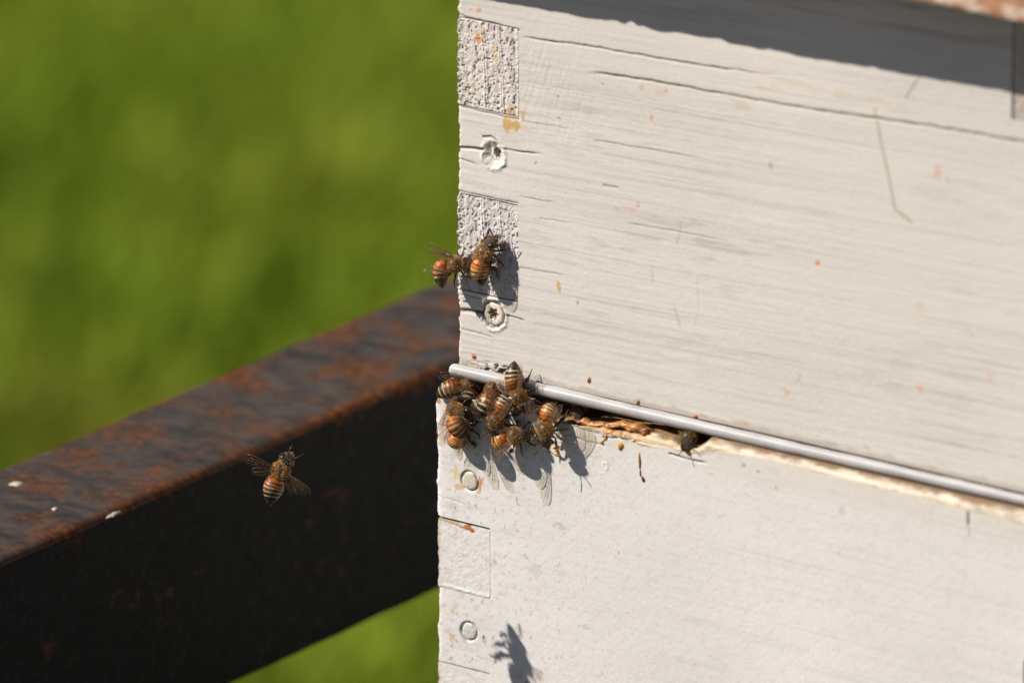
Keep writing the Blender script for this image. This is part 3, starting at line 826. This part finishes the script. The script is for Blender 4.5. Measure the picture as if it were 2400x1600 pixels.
M_POLLEN = coloured('pollen_paste', 0.5, (0.8, 1.15), 2500, 0.6, 0.08, 0.4)
GOLD = (.50, .24, .035); AMBER = (.40, .17, .03); REDB = (.42, .08, .015)
for i, (x, z, rx, rz, h, c) in enumerate(((43.8, 3.9, .7, .95, .55, AMBER), (59.9, .9, .6, .85, .6, (.42, .24, .07)), (78.7, .4, .9, .45, .5, REDB), (5.3, 3.1, .75, .45, .35, REDB), (19.5, 2.3, .4, .5, .4, REDB))):
    blob('propolis_spot', (x, .12, z), (rx, rz, h), M_POLLEN, ufront, c, i)
for i, (x, z, rx, rz, h, c) in enumerate(((58.5, -10.4, 1.05, 1.25, .6, GOLD), (53.6, -8.9, .5, 1.1, .45, GOLD), (52.3, -10.6, .6, .75, .5, GOLD), (53.0, -9.8, .35, .9, .35, GOLD),
                                          (64.8, -13.4, .5, 2.6, .4, (.28, .12, .025)), (65.0, -16.6, .38, 1.4, .35, (.26, .10, .02)), (65.9, -18.3, .5, 1.1, .5, (.14, .05, .015)))):
    blob('propolis_spot', (x, LY + .12, z), (rx, rz, h), M_POLLEN, lfront, c, 20 + i, rot=(-.5 if i == 6 else (.45 if i == 3 else 0)))
for i, (x, z) in enumerate(((36.9, -15.0), (37.4, -15.7), (37.7, -16.4), (38.2, -17.0), (38.6, -17.5))):
    blob('propolis_spot', (x, LY - .15 + .1 * i, z), (.55, .55, .8 - .08 * i), M_POLLEN, lfront, (.72, .30, .025), 40 + i)

def propolis_ridge(pts, radii, seed, cols):
    rs = np.random.RandomState(seed)
    pts = np.array(pts, float); n = 90
    t = np.linspace(0, len(pts) - 1, n)
    C0 = np.stack([np.interp(t, np.arange(len(pts)), pts[:, k]) for k in range(3)], -1)
    R0 = np.interp(t, np.arange(len(pts)), radii)
    seg = 22
    A = np.linspace(0, 2 * math.pi, seg, endpoint=False)
    TT, AA = np.meshgrid(t, A, indexing='ij')
    lump = .25 + 1.5 * fbm(TT * 2.3 + 7, np.cos(AA) * 1.1 + np.sin(AA) * .9 + 9, seed, 5)
    Y = C0[:, 1, None] + np.cos(AA) * R0[:, None] * 1.5 * lump
    Z = C0[:, 2, None] + np.sin(AA) * R0[:, None] * .9 * lump + (fbm(TT * 2.2, TT * 0 + 4, seed + 8, 3) - .5) * 1.6
    X = C0[:, 0, None] + (fbm(TT * 2, AA, seed + 3, 2) - .5) * 1.2
    V = np.stack([X, Y, Z], -1).reshape(-1, 3)
    idx = np.arange(n * seg).reshape(n, seg); nx = np.roll(idx, -1, 1)
    F = np.stack([idx[:-1], idx[1:], nx[1:], nx[:-1]], -1).reshape(-1, 4).tolist() + [idx[0].tolist(), idx[-1].tolist()[::-1]]
    k = sst(.35, .65, fbm(TT * 2.6, AA * .8, seed + 5, 3))[..., None]
    Cc = np.array(cols[0]) * (1 - k) + np.array(cols[1]) * k
    mesh_object('propolis_ridge', V, F, M_PROPOLIS, lower, Cc.reshape(-1, 3))
propolis_ridge([(37.5, -3.6, -8.2), (43, -3.6, -7.4), (48, -3.4, -6.8), (54, -3.4, -6.0), (60, -3.3, -5.2), (66, -3.2, -5.4), (68, -3, -6)], [.3, .7, .8, .8, 1.25, 1.35, .4], 401, ((.19, .055, .012), (.38, .17, .045)))
propolis_ridge([(46, -5.2, -8.3), (52, -5.4, -8.0), (58, -5.3, -7.6), (63, -5.2, -8.2), (66, -5.2, -9)], [.2, .45, .6, .6, .2], 421, ((.42, .2, .05), (.5, .33, .14)))

# ------------------------------------------------------------------ plastic rod between the boxes
def build_rod():
    xr = np.arange(0.4, 206, 1.5)
    rr = np.interp(xr, (0, 80, 190, 206), (1.78, 1.7, 1.45, 1.4))
    pts = [(-.95, -1.75, -1.3), (-.8, -1.75, -1.3), (-.2, -1.75, -1.3)] + [(x, -.05 - r + .1 * math.sin(x / 31), -1.3 - .0014 * x + .07 * math.sin(x / 23 + 1)) for x, r in zip(xr, rr)]
    rad = [.9, 1.4, 1.68] + [r + .05 * math.sin(x / 5.0) + .03 * math.sin(x / 1.7) for x, r in zip(xr, rr)]
    V, F = tube_verts(pts, rad, 28)
    o = mesh_object('spacer_rod', V, F, M_ROD, None)
    tag(o, 'milky white plastic rod wedged in the seam between the boxes', 'plastic rod')
build_rod()

# ------------------------------------------------------------------ lid
def build_lid():
    root = empty('lid_of_hive', (-19, -19, 133), 'tan painted hive lid overhanging the top right with chipped white lower edge', 'hive lid')
    xs = np.arange(-19, 217, 0.6)
    zb = 130.9 + .0175 * np.clip(xs + 11, 0, 171) + (fbm(xs / 6, xs * 0 + 4, 501, 4) - .5) * .8
    for (x, h, w) in ((28, .8, 2.2), (33, 1.5, 1.6), (37, .7, 1.8), (62, .5, 2), (77, .6, 1.5), (110, .5, 1.3)):
        zb += h * np.exp(-((xs - x) / w) ** 2)
    prof = []   # rows: front face from bottom to top, then over the top, and the underside
    rows = [(-0.4, 0, 0), (-18.0, 0, 0), (-18.8, .35, 0), (-19, 1.2, 0), (-19, 3, 0), (-19, 5, 0), (-19, 8, 0), (-19, 12, 0), (-19, 20, 0), (-19, 36, 0), (-18.4, 37, 0), (-.4, 37, 0)]
    P = np.zeros((len(rows), len(xs), 3)); C = np.zeros((len(rows), len(xs), 3))
    for i, (y, dz, _) in enumerate(rows):
        P[i, :, 0] = xs; P[i, :, 1] = y + (fbm(xs / 5, xs * 0 + i, 505, 3) - .5) * .5 * (y < -10)
        P[i, :, 2] = zb * (1 - min(dz / 20, 1)) + 133.5 * min(dz / 20, 1) + dz
        tan = np.array([.40, .20, .115]); wh = np.array([.60, .47, .36])
        k = (sst(.42, .6, fbm(xs / 4, xs * 0 + dz / 2.5, 507, 3)) * (1.0 if dz < 4 else .1))[:, None]
        C[i] = tan * (1 - k) + wh * k
    keep = np.ones((len(rows) - 1, len(xs) - 1), bool)
    idx = np.arange(len(rows) * len(xs)).reshape(len(rows), len(xs))
    q = np.stack([idx[:-1, :-1], idx[:-1, 1:], idx[1:, 1:], idx[1:, :-1]], -1).reshape(-1, 4)
    F = q.tolist() + [idx[:, 0].tolist()[::-1], idx[:, -1].tolist()]
    mesh_object('front_rim', P.reshape(-1, 3), F, M_LID, root, C.reshape(-1, 3), smooth=False)
    bevel_box('side_rim', (-19, -.2, 133.6), (-.5, 418, 170.4), M_LID, root, 1, (.40, .20, .115))
    bevel_box('side_rim', (UW + .5, -.2, 133.6), (216, 418, 170.4), M_LID, root, 1, (.40, .20, .115))
    bevel_box('top_panel', (-19.5, -19.5, 170.7), (216.5, 418.5, 178), M_LID, root, 1, (.40, .20, .115))
build_lid()

# ------------------------------------------------------------------ honey bees
def make_bee(label, T, fwd, up, tip, wl=(16, 8), wr=(16, 8), style=0, seed=0, legs='stand', head_turn=0.0, size=1.18, dark=1.0, bald=.25, group='honey bees at the hive'):
    """T thorax centre, tip abdomen tip (world mm); wl/wr = (sweep out from the body, lift) of the left and right wings in degrees"""
    rs = np.random.RandomState(1000 + seed)
    rr = random.Random(seed)
    X = Vector(fwd).normalized()
    Z = Vector(up); Z = (Z - X * Z.dot(X)).normalized()
    Y = Z.cross(X)
    R = Matrix(((X.x, Y.x, Z.x), (X.y, Y.y, Z.y), (X.z, Y.z, Z.z)))
    T = Vector(T)
    size = size * rr.uniform(.95, 1.06)
    lt = R.transposed() @ (Vector(tip) - T)
    root = empty('honey_bee', T, label, 'bee', group)
    def W(p): return T + R @ (Vector(p) * size)
    # --- spine stations: centre, tangent, half width, half height, colour kind, parameter
    st = []
    P0 = Vector((-1.45, 0, -.15)); P1 = P0 + Vector((-3.0, 0, .25)); P2 = Vector(lt) / size
    def bez(t): return P0 * (1 - t) ** 2 + P1 * 2 * t * (1 - t) + P2 * t * t
    NA = 46
    rt = ((0, .42), (.04, .75), (.09, 1.35), (.18, 1.82), (.30, 2.08), (.42, 2.15), (.55, 2.08), (.68, 1.85), (.80, 1.45), (.90, .95), (.97, .4), (1, .06))
    segs = (0.0, .10, .25, .40, .55, .70, .84, 1.0)
    for i in range(NA):
        t = 1 - i / (NA - 1)
        c = bez(t); tg = (bez(max(t - .02, 0)) - bez(min(t + .02, 1))).normalized()
        r = float(np.interp(t, *zip(*rt))) * 1.06
        k = max(j for j in range(len(segs) - 1) if segs[j] <= t or j == 0)
        ft = (t - segs[k]) / (segs[k + 1] - segs[k])
        r *= 1 + .05 * (ft - .35) * (1 if t > .1 else 0)
        st.append((c, tg, r, r * .93, 'a', t, k, ft))
    for x, w, h, z in ((-1.35, .55, .55, -.1), (-1.2, 1.2, 1.2, 0), (-.8, 1.75, 1.7, .05), (-.3, 2.02, 1.98, .1), (.25, 2.1, 2.02, .12), (.8, 1.98, 1.88, .08), (1.25, 1.65, 1.55, 0), (1.6, 1.15, 1.1, -.1), (1.8, .6, .6, -.2), (1.95, .5, .5, -.25)):
        st.append((Vector((x, 0, z)), Vector((1, 0, 0)), w * .88, h * .88, 't', 0, 0, 0))
    hd = Vector((math.cos(head_turn), math.sin(head_turn), 0))
    for x, w, h, z in ((2.0, 1.0, .95, -.35), (2.15, 1.5, 1.4, -.4), (2.45, 1.78, 1.65, -.45), (2.8, 1.8, 1.65, -.55), (3.15, 1.62, 1.5, -.7), (3.5, 1.25, 1.25, -.95), (3.8, .85, .95, -1.25), (4.05, .55, .6, -1.55), (4.25, .25, .3, -1.75)):
        c = Vector((1.9, 0, z)) + hd * (x - 1.9)
        st.append((c, hd, w * .93, h * .93, 'h', x, 0, 0))
    tone = rr.uniform(.85, 1.15)
    SEG = 22
    V = []; Cc = []; N = []; kinds = []
    amber = np.array([.42, .12, .010]) if style == 0 else np.array([.33, .092, .011])
    black = np.array([.014, .011, .009]); creamc = np.array([.47, .37, .20])
    for c, tg, w, h, kd, t, k, ft in st:
        s = Vector((0, 1, 0)); s = (s - tg * s.dot(tg)).normalized(); n = tg.cross(s)
        for j in range(SEG):
            a = 2 * math.pi * j / SEG
            d = s * math.cos(a) * w + n * math.sin(a) * h
            V.append(W(c + d)); nn = (s * math.cos(a) + n * math.sin(a)); N.append(R @ nn); kinds.append(kd)
            ua = math.sin(a)
            wob = .05 * math.sin(3 * a + seed) + .04 * math.sin(7 * a + 2 * seed + 3 * k) + .05 * (rs.rand() - .5)
            if kd == 'a':
                f = ft + wob
                if k <= 2:
                    band = sst(.66 if style else .72, .78 if style else .84, np.array(f)) if k else sst(.5, .9, np.array(f)) * .6
                    col = amber * (1.1 if k == 1 else 1) * (1 - .92 * band) + black * .92 * band
                    hb = .08 * float(sst(.22, .02, np.array(f))) * (k > 0); col = col * (1 - hb) + creamc * .7 * hb
                elif k <= 5:
                    cb = .95 * float(sst(.40, .2, np.array(f)) * sst(-.05, .06, np.array(f)))
                    mid = (amber * .85 if (k <= 4 and style == 0) else (amber * .35 if k == 3 else black))
                    col = mid * (1 - cb) + creamc * cb
                    if k <= 4 and style == 0:
                        b2 = float(sst(.62, .78, np.array(f))); col = col * (1 - b2) + black * b2
                else:
                    col = np.array([.05, .022, .012])
                if ua < -.2: col = col * .6 + np.array([.2, .12, .06]) * .4
            elif kd == 't':
                col = np.array([.08, .055, .035]) if ua > .3 else np.array([.16, .10, .045])
            else:
                col = np.array([.045, .032, .022])
                if t > 3.3: col = np.array([.07, .045, .028])
            al = .4 if kd == 'a' else (.45 if kd == 't' and ua > .9 else .8)
            Cc.append(np.append(col * dark * tone * (1 + .3 * (rs.rand() - .5)), al))
    F = []
    for i in range(len(st) - 1):
        for j in range(SEG):
            F.append([i * SEG + j, i * SEG + (j + 1) % SEG, (i + 1) * SEG + (j + 1) % SEG, (i + 1) * SEG + j])
    F.append(list(range(SEG))[::-1]); F.append([(len(st) - 1) * SEG + j for j in range(SEG)])
    body = mesh_object('body', V, F, M_BODY, root, np.array(Cc))
    # --- eyes
    for sgn in (1, -1):
        ev = []; ef = []
        hs = Vector((-hd.y, hd.x, 0))
        c0 = Vector((1.9, 0, -.45)) + hd * .85 + hs * sgn * 1.28
        for i in range(9):
            th = math.pi * i / 8
            for j in range(12):
                a = 2 * math.pi * j / 12
                p = c0 + hd * (.72 * math.sin(th) * math.cos(a)) + hs * (.62 * math.sin(th) * math.sin(a)) + Vector((0, 0, 1.25 * math.cos(th))) + hs * sgn * (-.18 * math.cos(th))
                ev.append(W(p))
        for i in range(8):
            for j in range(12):
                ef.append([i * 12 + j, i * 12 + (j + 1) % 12, (i + 1) * 12 + (j + 1) % 12, (i + 1) * 12 + j])
        mesh_object('eye', ev, ef, M_EYE, root)
        # antenna
        b0 = Vector((1.9, 0, -.5)) + hd * 1.75 + hs * sgn * .4
        b1 = b0 + hd * (.9 + rr.uniform(-.2, .2)) + hs * sgn * (.7 + rr.uniform(-.2, .2)) + Vector((0, 0, .45))
        b2 = b1 + hd * (1.4 + rr.uniform(-.5, .3)) + hs * sgn * (.8 + rr.uniform(-.5, .6)) + Vector((0, 0, -.4 + rr.uniform(-.4, .4)))
        av, af = tube_verts([W(b0), W(b1), W(b1 + (b2 - b1) * .1), W(b2)], [.12, .1, .13, .12], 6)
        mesh_object('antenna', av, af, M_LEG, root, np.tile(np.array([.03, .018, .012]), (len(av), 1)))
    # --- legs
    if legs == 'stand':
        L = (((1.1, 1.0, -1.5), (2.3, 2.6, -1.1), (3.3, 3.3, -2.4), (4.3, 3.6, -3.0), .26),
             ((0, 1.3, -1.6), (.2, 3.5, -1.0), (-.5, 4.6, -2.4), (-1.4, 5.5, -3.0), .27),
             ((-.9, 1.2, -1.5), (-2.2, 3.0, -.8), (-4.0, 3.9, -2.2), (-5.6, 4.4, -3.0), .33))
    elif legs == 'none':
        L = ()
    else:
        L = (((1.1, 1.0, -1.5), (2.0, 1.6, -2.4), (1.3, 1.5, -3.3), (.5, 1.3, -3.6), .24),
             ((0, 1.3, -1.6), (-.2, 2.2, -2.9), (-1.5, 2.0, -3.8), (-2.6, 1.8, -4.4), .25),
             ((-.9, 1.2, -1.5), (-2.2, 1.9, -2.6), (-4.4, 1.7, -3.8), (-6.0, 1.5, -4.9), .32))
    for k, (a, b, c, d, r) in enumerate(L):
        for sgn in (1, -1):
            jit = lambda p, q: Vector((p[0] * .9 + rr.uniform(-q, q), sgn * (p[1] * .82 + rr.uniform(-q, q)), p[2] + rr.uniform(-q, q) * .6))
            pts = [Vector((a[0], sgn * a[1], a[2])), jit(b, .45), jit(c, .55), jit(d, .6)]
            mid = (pts[0] + pts[1]) / 2 + Vector((0, 0, .15))
            m2 = (pts[1] + pts[2]) / 2
            seq = [pts[0], mid, pts[1], pts[1] + (m2 - pts[1]) * .4, m2, pts[2], pts[2] + (pts[3] - pts[2]) * .4, pts[3]]
            wide = 1.75 if k == 2 else 1.1
            rad = [r * .8, r, r * .62, r * .8, r * wide, r * .8, r * .48, r * .3]
            lv, lf = tube_verts([W(p) for p in seq], [q * size for q in rad], 7)
            lc = np.array([[.035, .02, .013]] * (5 * 7) + [[.075, .028, .016]] * (3 * 7)) * dark
            mesh_object('leg', lv, lf, M_LEG, root, lc)
    # --- wings
    def wing(sgn, sweep, lift, fore, name):
        Lw = 7.2 if fore else 5.1
        out = (((0, .12, -.12), (.08, .25, -.25), (.22, .42, -.75), (.4, .52, -1.35), (.58, .58, -1.95), (.75, .55, -2.35), (.88, .3, -2.15), (.95, 0, -1.75), (1.0, -.55, -1.0)) if fore else
               ((0, .1, -.1), (.1, .3, -.45), (.3, .5, -1.25), (.5, .55, -1.75), (.7, .45, -1.8), (.88, .15, -1.45), (1.0, -.35, -.75)))
        sw, lf = math.radians(sweep), math.radians(lift)
        dr = Vector((-math.cos(sw) * math.cos(lf), sgn * math.sin(sw) * math.cos(lf), math.sin(lf)))
        ch = Vector((math.sin(sw), sgn * math.cos(sw), 0))           # towards the leading edge
        nz = dr.cross(ch); nz.normalize()
        if nz.z < 0: nz = -nz
        b0 = Vector((.35 if fore else -.35, sgn * 1.35, 1.35 if fore else 1.15))
        NU, NV = 16, 6
        V = []; F = []
        def pt(u, v):
            lo = float(np.interp(u, [o[0] for o in out], [o[2] for o in out])); hi = float(np.interp(u, [o[0] for o in out], [o[1] for o in out]))
            c_ = (lo + (hi - lo) * v) * .88
            z = .28 * math.sin(u * 2.6) + .07 * math.sin(v * 11 + u * 4) - .35 * (1 - v) * u
            return W(b0 + dr * (u * Lw) + ch * c_ + nz * z)
        for i in range(NU + 1):
            for j in range(NV + 1):
                V.append(pt(i / NU, j / NV))
        for i in range(NU):
            for j in range(NV):
                a = i * (NV + 1) + j
                F.append([a, a + 1, a + NV + 2, a + NV + 1])
        w = mesh_object(name, V, F, M_WING, root)
        veins = [[(u, .98) for u in np.linspace(0, .93, 9)], [(u, .8 - .1 * u) for u in np.linspace(0, .8, 7)],
                 [(u, .55 - .15 * u) for u in np.linspace(.03, .85, 7)], [(u, .3 - .12 * u) for u in np.linspace(.05, .6, 5)],
                 [(.35, .77), (.38, .5), (.33, .26)], [(.55, .75), (.6, .48)], [(.72, .73), (.7, .45)], [(.5, .48), (.55, .2)]]
        vv = []; vf = []
        for q in veins[:8 if fore else 5]:
            tv, tf = tube_verts([pt(*p) + (R @ nz) * .03 for p in q], [(.085 if q is veins[0] else .04)] * len(q), 4)
            off = len(vv); vv += tv; vf += [[f + off for f in ff] for ff in tf]
        mesh_object('vein_net', vv, vf, M_VEIN, w)
    for sgn, (sw, lf) in ((1, wl), (-1, wr)):
        wing(sgn, sw, lf, True, 'forewing')
        wing(sgn, max(sw - 12, 4) if sw < 60 else sw - 22, lf - 4, False, 'hindwing')
    # --- hair
    Va = np.array([list(v) for v in V]); Na = np.array([list(n) for n in N]); Ka = np.array(kinds)
    hv = []; hc = []
    ringi = np.arange(len(Va)) // SEG
    tpar = np.array([s[5] for s in st])[ringi]
    for kd, cnt, l0, l1, col in (('t', 6000, .25, .62, (.58, .33, .10)), ('h', 1300, .18, .36, (.38, .23, .09)), ('a', 450, .15, .35, (.50, .33, .14))):
        if kd == 'a':
            pr = np.where((Ka == 'a'), np.where(tpar < .2, 2.5, .2), 0)
        else:
            pr = (Ka == kd).astype(float)
            if kd == 't':                                            # the bald plate on the back shows dark
                top = (np.einsum('ij,j->i', Na, np.array(Z)) > .93) & (ringi >= NA + 3) & (ringi <= NA + 6)
                pr = np.where(top, pr * bald, pr)
        pr = pr / pr.sum()
        ids = rs.choice(len(Va), cnt, p=pr)
        jt = rs.normal(0, .16, (cnt, 3)) * size
        p = Va[ids] + jt - Na[ids] * .08
        d = Na[ids] + rs.normal(0, .38, (cnt, 3)) - np.array(X) * .35
        d /= np.linalg.norm(d, axis=1, keepdims=True)
        ln = rs.uniform(l0, l1, (cnt, 1)) * size
        sd = np.cross(d, rs.normal(0, 1, (cnt, 3))); sd /= np.linalg.norm(sd, axis=1, keepdims=True)
        hv.append(np.stack([p - sd * .05, p + sd * .05, p + d * ln], 1).reshape(-1, 3))
        hc.append(np.repeat(np.array(col) * rs.uniform(.65, 1.3, (cnt, 1)) * dark, 3, 0))
    hv = np.concatenate(hv); hc = np.concatenate(hc)
    mesh_object('hair', hv, np.arange(len(hv)).reshape(-1, 3), M_HAIR, root, hc, smooth=False)
    return root

def sub(a, b): return tuple(p - q for p, q in zip(a, b))
BEES = (
    # label, thorax, head, tip, up, left wings, right wings, style, extras
    ('orange bee clinging to the left edge of the upper box, its rump hanging over', (1.5, -3.6, 29.6), (4.9, -2.7, 30.2), (-0.4, -6.4, 23.2), (-.45, -.85, .3), (30, 14), (16, 20), 0, {}),
    ('bee resting head up on the rough end grain above the star screw', (11.6, -3.5, 35.0), (13.2, -3.6, 38.4), (10.9, -3.4, 25.2), (-.15, -1, .12), (9, 3), (9, 3), 0, {}),
    ('black striped bee at the left end of the gap, under the tip of the rod', (5.3, -3.4, -4.6), (7.4, -1.2, -4.6), (-1.8, -7.2, -7.9), (0.1, -.75, .75), (14, 4), (14, 4), 1, {}),
    ('orange banded bee with one wing sticking out past the left edge of the lower box', (7.6, -12.0, -8.6), (6.6, -9.8, -6.0), (12.4, -12.3, -15.8), (-.25, -1, .1), (12, 6), (62, 6), 0, {}),
    ('half hidden bee, lowest at the left, its rump poking out under the orange banded bee', (7.4, -8.8, -14.4), (8.6, -8.9, -11.2), (5.4, -9.3, -21.0), (-.15, -1, 0), (22, 6), (30, 6), 0, {}),
    ('bee crawling up into the gap with glossy wings folded down its back', (14.6, -3.6, -3.9), (13.6, -0.6, -2.8), (14.0, -9.6, -10.4), (-.3, -.8, .35), (10, 6), (18, 4), 1, {}),
    ('mostly hidden bee in the gap with only its cream ringed rump showing, between two bees', (5.6, 0.5, -6.0), (5.0, 4.0, -5.6), (8.2, -8.0, -8.9), (-.3, -.6, .7), (12, 3), (12, 3), 1, {}),
    ('bee pointing head down in the middle of the cluster, dark eyes toward the viewer', (20.8, -11.0, -8.9), (20.0, -12.2, -11.9), (22.8, -7.2, -2.4), (.05, -1, .15), (16, 8), (22, 10), 1, {}),
    ('bee straddling the white rod with its striped rump raised above it', (25.4, -6.8, -2.5), (27.2, -7.6, -4.6), (22.0, -4.2, 6.2), (0, -1, .15), (30, -4), (24, -6), 1, {}),
    ('furry orange bee heading right at the lower end of the cluster', (26.3, -10.2, -12.7), (29.3, -9.9, -11.4), (19.8, -10.4, -18.0), (-.1, -1, .25), (22, 10), (34, 6), 0, {}),
    ('black ringed bee entering the gap right behind the bee with the yellow drip', (29.4, 1.2, -5.6), (29.6, 4.2, -4.6), (28.4, -5.6, -9.2), (-.2, -.6, .75), (12, 4), (12, 4), 1, {}),
    ('bee hanging head down over a yellow drip at the right of the cluster', (37.0, -10.6, -8.6), (37.5, -12.2, -11.6), (37.2, -6.2, -2.6), (0, -1, .1), (46, 14), (30, 14), 0, {}),
    ('dark bee peeking out of a small hollow under the rod, far right of the cluster', (78.4, -2.6, -5.2), (80.0, -5.6, -5.9), (74.5, 5.5, -3.2), (-.1, -.5, .8), (10, 2), (10, 2), 1, {'dark': .45, 'legs': 'none'}),
    ('dim bee deep in the dark gap under the rod, just right of the cluster', (38.6, 3.6, -5.2), (39.3, 0.8, -5.8), (36.2, 11.5, -4.4), (0, -.3, .95), (10, 2), (10, 2), 1, {}),
    ('bee flying with wings out in front of the rusty beam', (-26.3, -46.0, -23.3), (-25.3, -45.2, -20.6), (-27.8, -48.5, -32.4), (.42, -.8, .08), (90, 0), (84, 6), 1, {'legs': 'fly', 'head_turn': -.25}),
)
for i, (label, t, h, tip, up, wl, wr, style, ex) in enumerate(BEES):
    make_bee(label, t, sub(h, t), up, tip, wl, wr, style, i + 1, **ex)
